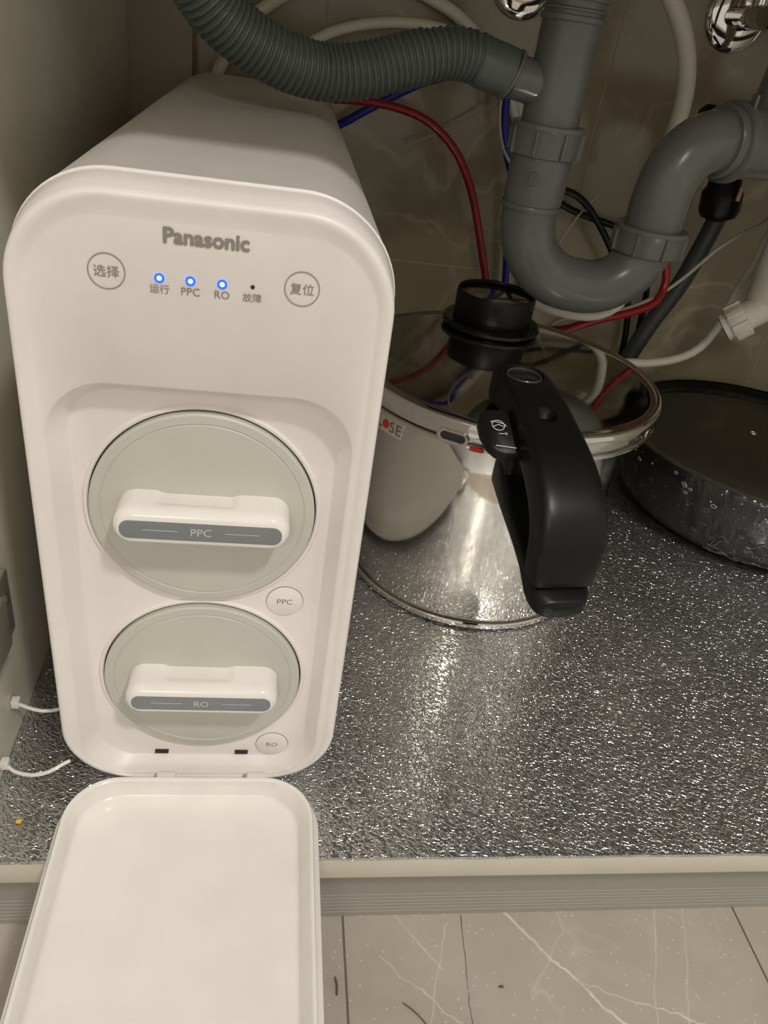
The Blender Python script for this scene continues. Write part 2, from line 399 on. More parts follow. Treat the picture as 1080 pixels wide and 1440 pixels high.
# folded open cover
def cv(i,z,ys=.0445,xa=.0040,xb=.1575): return rxy(rr(xa+i,xb-i,-.225+i,ys-i,.033-i*.8,16),z)
bm=bmesh.new()
loft(bm,[cv(.004,.0030),cv(.0010,.0036),cv(.0,.0056),cv(.0002,.0130),cv(.0010,.0138),cv(.0032,.0142),cv(.0038,.0150),cv(.0043,.0235),cv(.0048,.0243),cv(.0062,.0243),cv(.0070,.0235),
 rxy(rr(.0120,.1462,-.218,.0400,.027,16),.0080),rxy(rr(.0128,.1454,-.217,.0390,.026,16),.0068),rxy(rr(.0146,.1436,-.215,.0372,.024,16),.0063)])
cvr=obj('fold_down_cover',bm,WHITEG,pur,angle=50); cvr['label']='open fold-down front cover, inside facing up'

# ------------------------------------------------------------ pressure cooker
PC=(.308,.325)
ck=thing('pressure_cooker',(PC[0],PC[1],.001),'polished steel pressure cooker with long black handle beside the purifier','cooker')
obj('pot_body',lathe(bmesh.new(),[(.100,.0085),(.1115,.0085),(.1122,.0095),(.1130,.014),(.1136,.06),(.1138,.150),(.1141,.1745),(.1165,.178),(.1225,.1790),(.1245,.1800),(.1245,.1830),(.118,.185)],(PC[0],PC[1],0),160),POTM,ck)
bd=obj('base_disc',lathe(bmesh.new(),[(0,.0012),(.106,.0012),(.1105,.0018),(.1140,.0032),(.1140,.0068),(.1130,.0078),(.100,.0080)],(PC[0],PC[1],0),160),POTM,ck)
obj('base_seam',lathe(bmesh.new(),[(.100,.0078),(.1124,.0079),(.1124,.0088),(.100,.0089)],(PC[0],PC[1],0),160),mat('dark_seam',(.10,.09,.07),.5),ck)  # dark ring colouring the gap between pot body and base disc
obj('lid',lathe(bmesh.new(),[(.1235,.1835),(.1285,.1835),(.1300,.1840)]+[(.1322,.1860),(.1330,.1890),(.1332,.1950),(.1325,.1985),(.1308,.2003),(.1290,.2006),(.1275,.2000),(.126,.1992),(.120,.1995),(.10,.2005),(.06,.2015),(0,.202)],(PC[0],PC[1],0),160),LIDM,ck,angle=45)
obj('lid_lip',lathe(bmesh.new(),[(.1240,.1800),(.1310,.1795),(.1322,.1805),(.1322,.1825),(.1310,.1832),(.1240,.1832)],(PC[0],PC[1],0),160),LIDM,ck)
def pcp(ang,r,z): a=R(ang); return Vector((PC[0]+r*math.cos(a),PC[1]+r*math.sin(a),z))
# curved patch on the cooker wall
def patch(a0,a1,z0,z1,r,th=.0006,n=12,skew=0):
    bm=bmesh.new(); rings=[]
    for i in range(n+1):
        t=i/n; zb=z0; a=a0+(a1-a0)*t; a_low=a+skew*t
        rings.append([pcp(a,r,z1),pcp(a_low,r,z0),pcp(a_low,r+th,z0),pcp(a,r+th,z1)])
    return loft(bm,rings)
lab=obj('closing_mark',patch(200,223.6,.1655,.1797,.1290,skew=-1.2),mat('label_steel',(.55,.52,.46),.4,.4),ck); lab['label']='small steel label reading CLOSE, O as a red dot'
for k,chh in enumerate('CL SE'):
    if chh==' ': continue
    a=209.0+k*3.05; p=pcp(a,.1299,.1722); mt=Matrix.Rotation(R(a+90),4,'Z')@FRONT
    text('mark_letter',chh,p,.0125,REDP if chh in 'C' else DARKP,lab,mt)
a=209.0+2*3.05; mt=Matrix.Rotation(R(a+90),4,'Z')@FRONT
obj('mark_dot',lathe(bmesh.new(),[(0,.0002),(.0036,.0002),(.0036,0)],pcp(a,.1298,.1722),24,mt),REDP,lab)
obj('mark_edge',patch(200,223.6,.1790,.1797,.1296,.0004),SEAM,lab)
# sight slot in the lid band and the red indicator behind it
def pill(ang,r,z,hw,hh,d0,d1,m,name,par,tilt=0):
    mt=Matrix.Translation(pcp(ang,r,z))@Matrix.Rotation(R(ang+90),4,'Z')@FRONT@Matrix.Rotation(R(tilt),4,'Z')
    rg=[[mt@Vector((p[0],p[1],d)) for p in rr(-hw+i,hw-i,-hh+i,hh-i,hh,8)] for d,i in ((d0,0),(d1-.0006,0),(d1,.0006))]
    return obj(name,loft(bmesh.new(),rg),m,par)
sl=pill(241.5,.1327,.1865,.0125,.0058,0,.0014,LIDM,'sight_slot',ck); sl['label']='oblong sight slot in the lid band'
pill(241.5,.1327,.1870,.0095,.0033,.0012,.0020,SEAM,'slot_opening',sl)
pill(249.5,.1320,.1815,.0055,.0022,0,.0009,REDP,'lock_indicator',ck)
pill(305,.1330,.1900,.004,.002,0,.0008,SEAM,'vent_hole',ck); pill(316,.1330,.1905,.005,.0035,0,.0008,LIDM,'rim_stamp',ck)
# handle frame
HO=Vector((.2925,.255,0)); HS=Vector((.12,-.9928,0)); HL=Vector((.9928,.12,0))
def H(s,l,z): return HO+HS*s+HL*l+Vector((0,0,z))
def handle(stations,n=40,ex=4.0,step=.004):
    P3=[(Vector((s,z,hw)),ht) for s,z,hw,ht in stations]
    # spline all four channels
    ch=[Vector((s,z,hw)) for s,z,hw,ht in stations]; c2=[Vector((ht,0,0)) for s,z,hw,ht in stations]
    def sp(q):
        q=[q[0]*2-q[1]]+q+[q[-1]*2-q[-2]]; o=[]
        for i in range(1,len(q)-2):
            p0,p1,p2,p3=q[i-1:i+3]
            for j in range(6):
                t=j/6; o.append(.5*((2*p1)+(-p0+p2)*t+(2*p0-5*p1+4*p2-p3)*t*t+(-p0+3*p1-3*p2+p3)*t**3))
        o.append(q[-2]); return o
    A=sp(ch);B=sp(c2); rings=[]
    for i,(a,b) in enumerate(zip(A,B)):
        t=A[min(i+1,len(A)-1)]-A[max(i-1,0)]; t=Vector((t.x,t.y)).normalized(); nn=Vector((-t.y,t.x))
        ring=[]
        for k in range(n):
            th=2*PI*k/n; c,s=math.cos(th),math.sin(th)
            l=a.z*abs(c)**(2/ex)*(1 if c>0 else -1); h=b.x*abs(s)**(2/ex)*(1 if s>0 else -1)
            ring.append(H(a.x+nn.x*h,l,a.y+nn.y*h))
        rings.append(ring)
    return loft(bmesh.new(),rings)
st=[]
r_=.0222
for s in (-.0032,-.0022,.000,.004,.010,.018): st.append((s,.2165,math.sqrt(max(1e-6,r_**2-(s-.0190)**2)),.0125 if s>0 else .0105))
st+=[(.030,.2162,.0213,.0125),(.050,.2135,.0210,.0125),(.075,.2075,.0214,.0125),(.100,.1990,.0224,.0128),(.118,.1895,.0232,.0130),(.131,.1785,.0238,.0130),(.1385,.165,.0238,.0126),(.1410,.151,.0234,.0120),(.1415,.140,.0225,.0112),(.1416,.1355,.0220,.0108)]
uh=handle(st,ex=5.5)
up=obj('lid_handle',uh,BLACK,ck,angle=50)
# carve the thumb dimple and the seat of the round window
def carve(o,cutter):
    c=obj('cut',cutter,None); c.location=o.location*0; 
    md=o.modifiers.new('b','BOOLEAN'); md.operation='DIFFERENCE'; md.object=c; md.solver='EXACT'
    loc=wpos(o); bpy.context.view_layer.update()
    dg=bpy.context.evaluated_depsgraph_get(); me=bpy.data.meshes.new_from_object(o.evaluated_get(dg))
    o.modifiers.clear(); o.data=me; me.shade_smooth(); me.set_sharp_from_angle(angle=R(40)); bpy.data.objects.remove(c)
carve(up,lathe(bmesh.new(),[(0,-.0055),(.0050,-.0045),(.0078,0),(.0084,.006),(0,.006)],H(.0715,-.002,.2205),32))
carve(up,lathe(bmesh.new(),[(0,-.003),(.0140,-.003),(.0152,0),(.0154,.006),(0,.006)],H(.0205,.0,.2290),48))
w=obj('pressure_window',lathe(bmesh.new(),[(0,.0005),(.0115,.0004),(.0130,0),(.0130,-.0008)],H(.0205,0,.2265),48),BLACKG,up)
obj('window_ring',lathe(bmesh.new(),[(.0120,-.001),(.0120,.0013),(.0127,.0020),(.0134,.0013),(.0139,-.001)],H(.0205,0,.2265),48),mat('dark_gloss_ring',(.05,.05,.05),.18),up)
low=handle([(.036,.160,.0150,.017),(.046,.160,.0165,.016),(.060,.155,.0180,.012),(.080,.148,.0190,.0085),(.100,.143,.0200,.0065),(.125,.136,.0212,.0065),(.143,.1270,.0215,.0092),(.152,.1235,.0195,.0092),(.1580,.1222,.0155,.0078),(.1605,.1218,.0095,.0050)])
lo=obj('pot_handle',low,BLACK,ck,angle=50)
br=handle([(.052,.205,.0160,.0100),(.052,.195,.0165,.0105),(.0525,.180,.0160,.0100),(.053,.165,.0150,.0090),(.053,.150,.0140,.008)],ex=5)
obj('handle_bracket',br,BLACK,ck,angle=50)
# slide lock at the left of the handle
def slab(pts,z0,z1):
    bm=bmesh.new(); k=len(pts); cx=sum(p[0] for p in pts)/k; cy=sum(p[1] for p in pts)/k
    def rg(sc,z): return [H(cx+(p[0]-cx)*sc,cy+(p[1]-cy)*sc,z-.5*((p[0]-cx)*sc)) for p in pts]
    return loft(bm,[rg(.94,z0),rg(1,z0+.001),rg(1,z1-.001),rg(.95,z1)])
pts=[(.047,-.015),(.047,-.026)]+[(.0555+.0085*math.cos(R(a)),-.0275+.0095*math.sin(R(a))) for a in range(200,171,-10)]
pts=[(.041,-.012),(.041,-.030),(.0425,-.0355),(.047,-.0385),(.054,-.0385),(.061,-.036),(.0655,-.031),(.0675,-.024),(.0675,-.012)]
pts=[(.068+(s-.0545)*1.25,l-.0065) for s,l in pts]
bt=obj('slide_lock',slab(pts,.199,.2065),BLACK,ck,angle=40); bt['label']='black slide lock with white pictogram'
def dl(path,r=.00028): return sweep(bmesh.new(),[H(.068+(s-.0545)*1.25,l-.0065,.2076-.5*(s-.0545)*1.25) for s,l in path],r,6)
obj('lock_line',dl([(.0640,-.031),(.0655,-.0165)],.0003),WHITEP,bt)
bm=bmesh.new()
def addp(path): sweep(bm,[H(.068+(s-.0545)*1.25,l-.0065,.2076-.5*(s-.0545)*1.25) for s,l in path],.00025,6)
addp([(.0520+.0030*math.sin(R(a)),-.0255+.0045*math.cos(R(a))) for a in range(0,361,20)])
addp([(.0505,-.030),(.0498,-.0305),(.0495,-.0285),(.0510,-.0215),(.0525,-.0195)])
addp([(.0530,-.0300),(.0515,-.0255),(.0530,-.0210)])
addp([(.0570,-.0265),(.0570,-.0205),(.0560,-.0215),(.0570,-.0205),(.0580,-.0215)])
obj('lock_pictogram',bm,WHITEP,bt)

# round black cap lying upside on the lid
CP=(.3144,.416)
cp=thing('flanged_cap',(CP[0],CP[1],.203),'round black flanged plastic cap lying on the steel lid under the drain','cup')
zc=.2022
obj('flange',lathe(bmesh.new(),[(.030,zc),(.0445,zc),(.0462,zc+.002),(.0462,zc+.0045),(.0445,zc+.0062),(.038,zc+.0065),(.034,zc+.0065)],(CP[0],CP[1],0),72),BLACKG,cp)
obj('cap_wall',lathe(bmesh.new(),[(.036,zc+.0062),(.0365,zc+.008),(.0368,zc+.030),(.0360,zc+.0325),(.0345,zc+.0325),(.0335,zc+.030)],(CP[0],CP[1],0),72),BLACK,cp)
obj('inner_disc',lathe(bmesh.new(),[(.0336,zc+.0285),(.030,zc+.0292),(0,zc+.0292)],(CP[0],CP[1],0),72),LIDM,cp)

# ------------------------------------------------------------ wrapped pan
PN=(.668,.445)
pan=thing('wrapped_pan',(PN[0],PN[1],.001),'black pan with dark lid, still in clear plastic wrap, at the right','pan')
obj('pan_body',lathe(bmesh.new(),[(0,.0018),(.112,.0018),(.127,.0035),(.141,.017),(.150,.040),(.158,.064),(.162,.086),(.1640,.0890),(.1640,.0910),(.1615,.0915),(.158,.088),(.155,.086)],(*PN,0),128),BLACK,pan)
pl_=obj('pan_lid',lathe(bmesh.new(),[(.1575,.0865),(.152,.0845),(.148,.0835),(.10,.0835),(.0,.0835)],(*PN,0),128),mat('dark_glazed_lid',(.02,.019,.017),.08),pan)
obj('lid_vent',lathe(bmesh.new(),[(.0025,.0836),(.0028,.0845),(.0036,.0845),(.004,.0836)],(PN[0]+.005,PN[1]+.035,0),24),CHROME,pl_)
bm=bmesh.new(); rings=[]; n=220
for j in range(13):
    t=j/12; ring=[]
    if t<.85: pr=[(.125,.0030),(.1425,.016),(.1525,.040),(.1605,.064),(.1648,.0895)]; q=t/.85*4; k=min(3,int(q)); f=q-k; r=pr[k][0]+(pr[k+1][0]-pr[k][0])*f; zz=pr[k][1]+(pr[k+1][1]-pr[k][1])*f
    else: f=(t-.85)/.15; r=.1648-.008*f; zz=.0935+.001*f
    for i in range(n):
        a=2*PI*i/n; w=.0012*math.sin(a*37+t*5)+.0009*math.sin(a*71-t*9)+.0006*math.sin(a*23+t*21)
        ring.append((PN[0]+(r+.0018+w*.7*max(0,1-t*1.1))*math.cos(a),PN[1]+(r+.0018+w*.7*max(0,1-t*1.1))*math.sin(a),max(.0014,zz+w*.5*max(0,1-t*1.1))))
    rings.append(ring)
cm=bmesh.new()
for k in range(46):
    a=random.uniform(225,282); t=random.uniform(.02,.75) if k%3 else random.uniform(.0,.3); da=random.uniform(2,7); ph=random.uniform(-.12,.12)
    pth=[]
    for i in range(6):
        f=i/5; tt=min(.95,max(0,t+ph*f+.03*math.sin(f*7+k))); q=tt*4; j=min(3,int(q)); g_=q-j
        r=pr[j][0]+(pr[j+1][0]-pr[j][0])*g_+.0022; zz=pr[j][1]+(pr[j+1][1]-pr[j][1])*g_
        aa=R(a+da*f); pth.append(Vector((PN[0]+r*math.cos(aa),PN[1]+r*math.sin(aa),zz)))
    rad_=random.uniform(.00025,.0006)
    sweep(cm,smooth(pth,.003),lambda i,rad_=rad_:rad_*(.4+.6*math.sin(min(3.1,i*.3))),6)
cr=obj('wrap_creases',cm,mat('crease_gloss',(.16,.16,.18),.14),pan); cr['kind']='stuff'
fm=obj('plastic_wrap',loft(bm,rings,False,False),FILM,pan,angle=80)
bm=bmesh.new()
for k in range(130):
    a=R(random.uniform(165,300)); t=random.random(); zz=.022+.066*t; r=.1430+.0215*min(1,t*1.15)+.002
    s=random.choice((.0006,.0008,.001,.0012,.0024,.0032)); d=Vector((math.cos(a),math.sin(a),-.35)).normalized()
    mt=axis_m(d); 
    if s>.002:
        el=Matrix.Diagonal((1,random.uniform(.5,.9),1,1))
        lathe(bm,[(s,0),(s*.9,.0005),(s*.75,.0006),(s*.6,.0002)],(PN[0]+r*math.cos(a),PN[1]+r*math.sin(a),zz),14,mt@el)
    else: lathe(bm,[(s,0),(s*.7,s*.6),(0,s*.8)],(PN[0]+r*math.cos(a),PN[1]+r*math.sin(a),zz),8,mt)
wb_=obj('wrap_bubbles',bm,mat('bubble_gloss',(.30,.30,.31),.12),pan); wb_['kind']='stuff'

# ------------------------------------------------------------ drain trap
D=.36; XL=.3105; XR=.4165; r=.0220
tp=thing('drain_trap',(XL,D,.241),'dark grey plastic sink drain with U-shaped trap above the cooker','drain pipe')
bm=bmesh.new(); cyl(bm,(XL,D,.372),(XL,D,.6195),r)
obj('drop_pipe',bm,PVC,tp)
bm=bmesh.new()
for z0,z1,rr2 in ((.447,.4515,.0238),(.4535,.456,.0235),(.460,.6195,.0246)): cyl(bm,(XL,D,z0),(XL,D,z1),rr2)
obj('pipe_collar',bm,PVC,tp)
def nut(name,z0,z1,x,r0,tilt=None,ph=0):
    bm=bmesh.new(); L=z1-z0
    lathe(bm,[(r0-.004,0),(r0-.001,0),(r0+.0005,.0008),(r0+.0015,L*.35),(r0+.0022,L-.004),(r0+.0026,L-.0035),(r0+.0026,L-.0008),(r0+.0018,L),(r0-.004,L)],(0,0,0),72)
    for k in range(8):
        a=2*PI*k/8+ph; b=bmesh.new(); box(b,r0-.001,r0+.0038,-.0011,.0011,.0008,L-.0035,bev=.0005,seg=1)
        me=bpy.data.meshes.new('t'); b.to_mesh(me); b.free(); me.transform(Matrix.Rotation(a,4,'Z')); bm.from_mesh(me); bpy.data.meshes.remove(me)
    mt=Matrix.Translation((x,D,z0))@(tilt or Matrix()); bmesh.ops.transform(bm,matrix=mt,verts=bm.verts[:])
    return obj(name,bm,PVC,tp)
nut('coupling_nut',.3585,.3815,XL,.0255,ph=.25)
nut('coupling_nut',.296,.3175,XR,.0275,ph=.1)
ub=[Vector((XL,D,.360)),Vector((XL,D,.345)),Vector((XL,D,.322))]
rc=(XR-XL)/2; zc_=.263+rc
ub=[Vector((XL,D,z)) for z in (.3585,.345,.333,.3225)]
for a in range(180,361,6): ub.append(Vector((XL+rc+rc*math.cos(R(a)),D,zc_+rc*math.sin(R(a))*(1.0)+(.0 if a<270 else (a-270)/90*(-.012)))))
ub=[p for p in ub]
ub.append(Vector((XR,D,.312)))
obj('u_bend',sweep(bmesh.new(),ub,lambda i:.0236 if i<3 else (.0228 if i==3 else .0221),48),PVC,tp)
obj('socket_rim',lathe(bmesh.new(),[(.0215,.3198),(.0240,.3200),(.0243,.3212),(.0243,.3230),(.0236,.324)],(XL,D,0),64),PVC,tp)
# moulded mark on the socket: ring with petal shapes
bm=bmesh.new()
mt=Matrix.Translation((XL-.0098,D-.0216,.3442))@Matrix.Rotation(R(-24),4,'Z')@FRONT
lathe(bm,[(.0048,0),(.0050,.0003),(.0053,0)],(0,0,0),32,Matrix())
for k in range(5):
    a=2*PI*k/5; lathe(bm,[(.0,.0004),(.0009,.0003),(.0011,0)],(.0024*math.cos(a),.0024*math.sin(a),0),10,Matrix())
bmesh.ops.transform(bm,matrix=mt,verts=bm.verts[:])
mk=obj('moulded_mark',bm,PVC,tp)
# right leg, elbow and horizontal outlet
eb=[Vector((XR,D,.300)),Vector((XR,D,.318)),Vector((XR,D,.335)),Vector((XR+.001,D,.350)),Vector((XR+.006,D+.001,.365)),Vector((XR+.015,D+.003,.3765)),Vector((XR+.027,D+.006,.383)),Vector((XR+.040,D+.010,.3855)),Vector((XR+.052,D+.013,.386))]
obj('elbow',sweep(bmesh.new(),smooth(eb,.004),.0232,48),PVC,tp)
ax=Vector((.040,.012,.001)).normalized(); ep=Vector((XR+.036,D+.009,.385))
q=axis_m(ax)
obj('elbow_collar',lathe(bmesh.new(),[(.0225,0),(.0262,.0003),(.0272,.0015),(.0272,.006),(.0262,.0068),(.0262,.0085),(.0290,.0092),(.0305,.0105),(.0305,.015),(.0292,.0165),(.024,.017)],ep-ax*.0,72,q),PVC,tp)
obj('outlet_pipe',sweep(bmesh.new(),smooth([ep+ax*.014,ep+ax*.034,ep+ax*.054,ep+ax*.094,Vector((.60,.402,.387)),Vector((.72,.404,.386)),Vector((.84,.404,.385)),Vector((.9598,.404,.384))],.01),.0268,48),PVC,tp)
obj('branch_pipe',sweep(bmesh.new(),smooth([ep+Vector((.040,.02,.005)),ep+Vector((.052,.03,.035)),ep+Vector((.060,.04,.075)),ep+Vector((.068,.05,.13)),ep+Vector((.074,.055,.20))],.01),.0150,32),PVC,tp)
for dz,dl_ in ((.030,.012),): obj('lock_tab',BOX(ep.x+.014,ep.x+.0165,ep.y-.012,ep.y-.004,ep.z+.026,ep.z+.036,bev=.0005),PVC,tp)
# side inlet on the drop pipe
ia=Vector((.3085,.36,.404)); ib=Vector((.2745,.36,.4090))
bm=bmesh.new(); cyl(bm,ib,ia,.0150)
obj('side_inlet',bm,PVC,tp)
# ribbed overflow hose
hs=thing('ribbed_hose',(.16,.345,.38),'grey ribbed overflow hose arching above the purifier to the drain','hose')
hp=[(0.0300,.29,.462),(0.0478, 0.3, 0.4411), (0.0632, 0.31, 0.4224), (0.0831, 0.32, 0.4081), (0.1092, 0.33, 0.3975), (0.1364, 0.34, 0.3935), (0.1638, 0.345, 0.3976), (0.1936, 0.35, 0.4073), (0.2215, 0.355, 0.4151), (0.2400, 0.358, 0.4160), (0.2500, 0.36, 0.4140)]
hp=[(p[0],p[1],p[2]+.001) for p in hp]
hp=[(-.01,.26,.56),(.008,.275,.505)]+hp
pp=resample(smooth(hp,.0008),.00075)
obj('ribbed_tube',sweep(bmesh.new(),pp,lambda i:(.0184,.0186,.0178,.0162,.0161,.0176)[i%6]-(.0012 if i>len(pp)-60 else 0),32),PVCH,hs,angle=80)
cf=[Vector(p) for p in ((.2470,.3590,.4152),(.2500,.3593,.4145),(.268,.36,.4110),(.2725,.36,.4098))]
obj('hose_cuff',sweep(bmesh.new(),cf,lambda i:(.0160,.0172,.0170,.0170)[i],40),PVCH,hs)
obj('cuff_rim',sweep(bmesh.new(),[Vector((.2722,.36,.4100)),Vector((.2732,.36,.4096)),Vector((.2748,.36,.4091)),Vector((.2756,.36,.4088))],lambda i:(.0168,.0180,.0180,.0168)[i],40),PVC,hs)

# ------------------------------------------------------------ tubes, wires and cables
def tb(name,pts,r,m,label,cat,group=None):
    return tag(obj(name,tube(pts,r),m,angle=80),label,cat,group)
tb('water_tube',[(0.1571, 0.56, 0.3599), (0.1853, 0.57, 0.3606), (0.2215, 0.575, 0.3584), (0.2555, 0.575, 0.3492), (0.2872, 0.575, 0.3254), (0.3102, 0.575, 0.29), (0.3261, 0.57, 0.2491), (0.3424, 0.56, 0.1996), (0.3529, 0.55, 0.1634),(.36,.53,.08),(.37,.52,.006)],.0042,RED,'red water tube curving from the purifier down behind the cooker','tube')
tb('water_tube',[(.150,.606,.300),(0.1622, 0.604, 0.3282),(0.1755, 0.6, 0.339),(0.1922, 0.597, 0.3505),(0.2091, 0.597, 0.361),(0.243, 0.6, 0.3804),(.272,.594,.392),(.300,.589,.398),(.318,.586,.3965),(.3256,.586,.392),(0.3308, 0.586, 0.3787), (0.3344, 0.586, 0.3531), (0.3444, 0.586, 0.3258), (0.3577, 0.592, 0.2999),(.364,.602,.26),(.375,.604,.20),(.39,.60,.10),(.40,.60,.006)],.0042,BLUE,'blue water tube leaving the purifier behind the ribbed hose and hanging behind the drain','tube')
tb('thin_wire',[(.3280,.574,.395),(0.3225, 0.574, 0.3788), (0.3269, 0.574, 0.3536), (0.335, 0.574, 0.3347), (0.3472, 0.574, 0.3212), (0.3606, 0.574, 0.3137),(.368,.574,.312)],.0016,GTUBE,'thin grey wire hanging beside the blue tube behind the drain','wire')
tb('white_hose',[(.108,.607,.33),(.113,.600,.370),(0.124, 0.592, 0.3943), (0.1433, 0.59, 0.4093), (0.1734, 0.6, 0.4212), (0.214, 0.6, 0.4295), (0.2562, 0.6, 0.4299), (0.2864, 0.6, 0.4219), (0.32, 0.602, 0.4016), (0.3432, 0.604, 0.3724),(.358,.606,.345)],.0050,WTUBE,'white hose in a low arch behind the ribbed hose','hose')
tb('white_hose',[(.12,.600,.47),(0.2107, 0.612, 0.4613), (0.2478, 0.616, 0.4521), (0.2791, 0.618, 0.4397), (0.3136, 0.618, 0.4154), (0.3487, 0.618, 0.378), (0.3634, 0.618, 0.3492), (0.3805, 0.618, 0.3121),(.395,.618,.25),(.41,.618,.15)],.0062,WTUBE,'thicker white hose in the higher arch running down to the drain pipe','hose')
tb('white_hose',[(.037,.612,.33),(0.0413, 0.612, 0.3587), (0.0525, 0.612, 0.3816), (0.0686, 0.612, 0.4093), (0.0945, 0.612, 0.4301), (0.117, 0.612, 0.4456),(.14,.61,.47)],.0062,WTUBE,'white hose rising from behind the purifier top','hose')
tb('white_hose',[(.41,.5,.60),(.418,.5,.53),(0.4311, 0.5, 0.4873), (0.4487, 0.5, 0.4662), (0.4638, 0.5, 0.4437), (0.4738, 0.5, 0.4167), (0.4788, 0.505, 0.3877), (0.4834, 0.523, 0.3509),(.484,.535,.315)],.0082,WTUBE,'thick white hose dropping right of the drain pipe','hose')
tb('thin_wire',[(.345,.614,.385),(0.3317, 0.614, 0.3766), (0.3151, 0.612, 0.3645), (0.2949, 0.612, 0.3506), (0.2741, 0.612, 0.3385), (0.2387, 0.612, 0.3212)],.0011,GTUBE,'very thin pale wire slanting left from the drain pipe','wire')
tb('water_tube',[(.72,.575,.345),(.66,.552,.345),(0.6170, 0.530, 0.3470),(0.5864, 0.51, 0.353),(0.5559, 0.505, 0.3639),(0.5186, 0.5, 0.3659),(0.4916, 0.5, 0.3487),(0.4885, 0.5, 0.3154),(0.4992, 0.5, 0.2785),(0.5129, 0.5, 0.251), (0.5165, 0.5, 0.2364), (0.5076, 0.49, 0.2196), (0.4778, 0.48, 0.2085), (0.4413, 0.47, 0.2007), (0.4136, 0.47, 0.1888), (0.3851, 0.485, 0.1699),(.37,.49,.10),(.37,.49,.006)],.0042,RED,'red tube passing behind the elbow and under the trap towards the lid','tube')
tb('thin_wire',[(.70,.54,.42),(0.6267, 0.53, 0.3143), (0.6027, 0.53, 0.2934), (0.5754, 0.525, 0.2731), (0.5419, 0.515, 0.2406), (0.517, 0.515, 0.2178), (0.4796, 0.51, 0.2007), (0.4361, 0.505, 0.1909), (0.4023, 0.5, 0.1767),(.39,.5,.10)],.0019,GTUBE,'thin pale cable crossing from the white filter to the lid','wire')
tb('white_hose',[(.628,.512,.34),(0.6173, 0.510, 0.2979), (0.6134, 0.51, 0.2664), (0.6129, 0.52, 0.2364), (0.6065, 0.52, 0.1996), (0.5934, 0.52, 0.1664), (0.5689, 0.52, 0.1494), (0.5326, 0.52, 0.1408), (0.5113, 0.52, 0.1396),(.46,.51,.13),(.43,.50,.10)],.0050,WTUBE,'white tube hanging from the white filter in a low curve','hose')
tb('black_cable',[(.37,.560,.25),(.383,.57,.29),(0.401, 0.58, 0.3011), (0.4126, 0.58, 0.3024), (0.4275, 0.58, 0.2983), (0.4456, 0.58, 0.2864), (0.4693, 0.58, 0.2626), (0.4898, 0.58, 0.2374), (0.5111, 0.58, 0.2112),(.53,.58,.15),(.54,.58,.006)],.0038,BLACK,'black cable looping behind the trap, upper strand','cable')
tb('black_cable',[(.36,.602,.318),(.405,.602,.292),(0.4304, 0.603, 0.2808), (0.4577, 0.603, 0.274), (0.4847, 0.603, 0.2692), (0.5150, 0.603, 0.2600),(.545,.604,.22),(.556,.604,.15),(.56,.604,.006)],.0038,BLACK,'black cable running behind the trap to the right, lower strand','cable')
tb('cable_tie',[(0.4571, 0.6, 0.2985), (0.4408, 0.6, 0.2739), (0.427, 0.6, 0.2411), (0.4253, 0.6, 0.2249)],.0012,GTUBE,'thin pale cable tie end by the black cable','cable tie')
tb('white_hose',[(.330,.49,.200),(0.3593, 0.475, 0.2110), (0.3862, 0.465, 0.2080), (0.4125, 0.458, 0.2070), (0.434, 0.455, 0.2105), (0.4486, 0.45, 0.2232), (0.4554, 0.45, 0.2418),(.462,.46,.28),(.465,.50,.33)],.0050,WTUBE,'white tube passing under the trap just over the lid rim','hose')

# grey standing hose with black coupling
dr=thing('drain_rod',(.525,.57,.0),'dark grey straight hose slanting behind the cooker from a black coupling','hose')
obj('hose_tube',tube([(0.5760, 0.545, 0.3300),(0.5752, 0.545, 0.3171), (0.5704, 0.545, 0.2837), (0.5604, 0.55, 0.2272), (0.5423, 0.555, 0.174), (0.5328, 0.56, 0.1341), (0.5254, 0.57, 0.0969),(.52,.575,.02)],.0098,n=24),DTUBE,dr)
obj('coupling',lathe(bmesh.new(),[(.010,0),(.018,.004),(.021,.010),(.021,.028),(.017,.034),(.0155,.060),(.012,.064),(0,.064)],(.5735,.545,.298),40,Matrix.Rotation(R(-8),4,'Y')),BLACK,dr)
obj('tan_label',BOX(.5745,.5785,.5225,.5250,.322,.336,bev=.0004),mat('tan_paper',(.50,.34,.22),.7),dr)
obj('top_cap',lathe(bmesh.new(),[(.016,0),(.017,.002),(.016,.012),(.010,.018),(0,.019)],(.533,.545,.385),36),BLACK,dr)
obj('coupling_neck',tube([(.566,.545,.355),(.552,.545,.372),(.533,.545,.388)],.0135,n=24),BLACK,dr)

# white plastic filter at the right
wf=thing('white_filter',(.636,.48,.23),'white plastic trap bottle at the right edge with ribbed nut on its outlet','trap')
obj('bottle',lathe(bmesh.new(),[(0,.225),(.020,.226),(.0265,.230),(.0275,.240),(.0275,.262),(.0285,.264),(.0285,.296),(.0275,.300),(.0265,.302),(.0285,.306),(.0285,.345),(.020,.349),(.020,.6195)],(.624,.47,0),64),WTUBE,wf)
ea=Vector((.614,.462,.236)); eb2=Vector((.584,.474,.2050)); dd=(eb2-ea).normalized()
obj('side_outlet',sweep(bmesh.new(),[ea,ea+(eb2-ea)*.5,eb2],.0150,36),WTUBE,wf)
bm=bmesh.new(); lathe(bm,[(.0145,0),(.0175,.001),(.0182,.006),(.0182,.017),(.0172,.0185),(.012,.0185)],(0,0,0),48)
for k in range(8):
    b=bmesh.new(); box(b,.0165,.0200,-.0028,.0028,.001,.0175,bev=.0006,seg=1); me=bpy.data.meshes.new('t'); b.to_mesh(me); b.free(); me.transform(Matrix.Rotation(2*PI*k/8,4,'Z')); bm.from_mesh(me); bpy.data.meshes.remove(me)
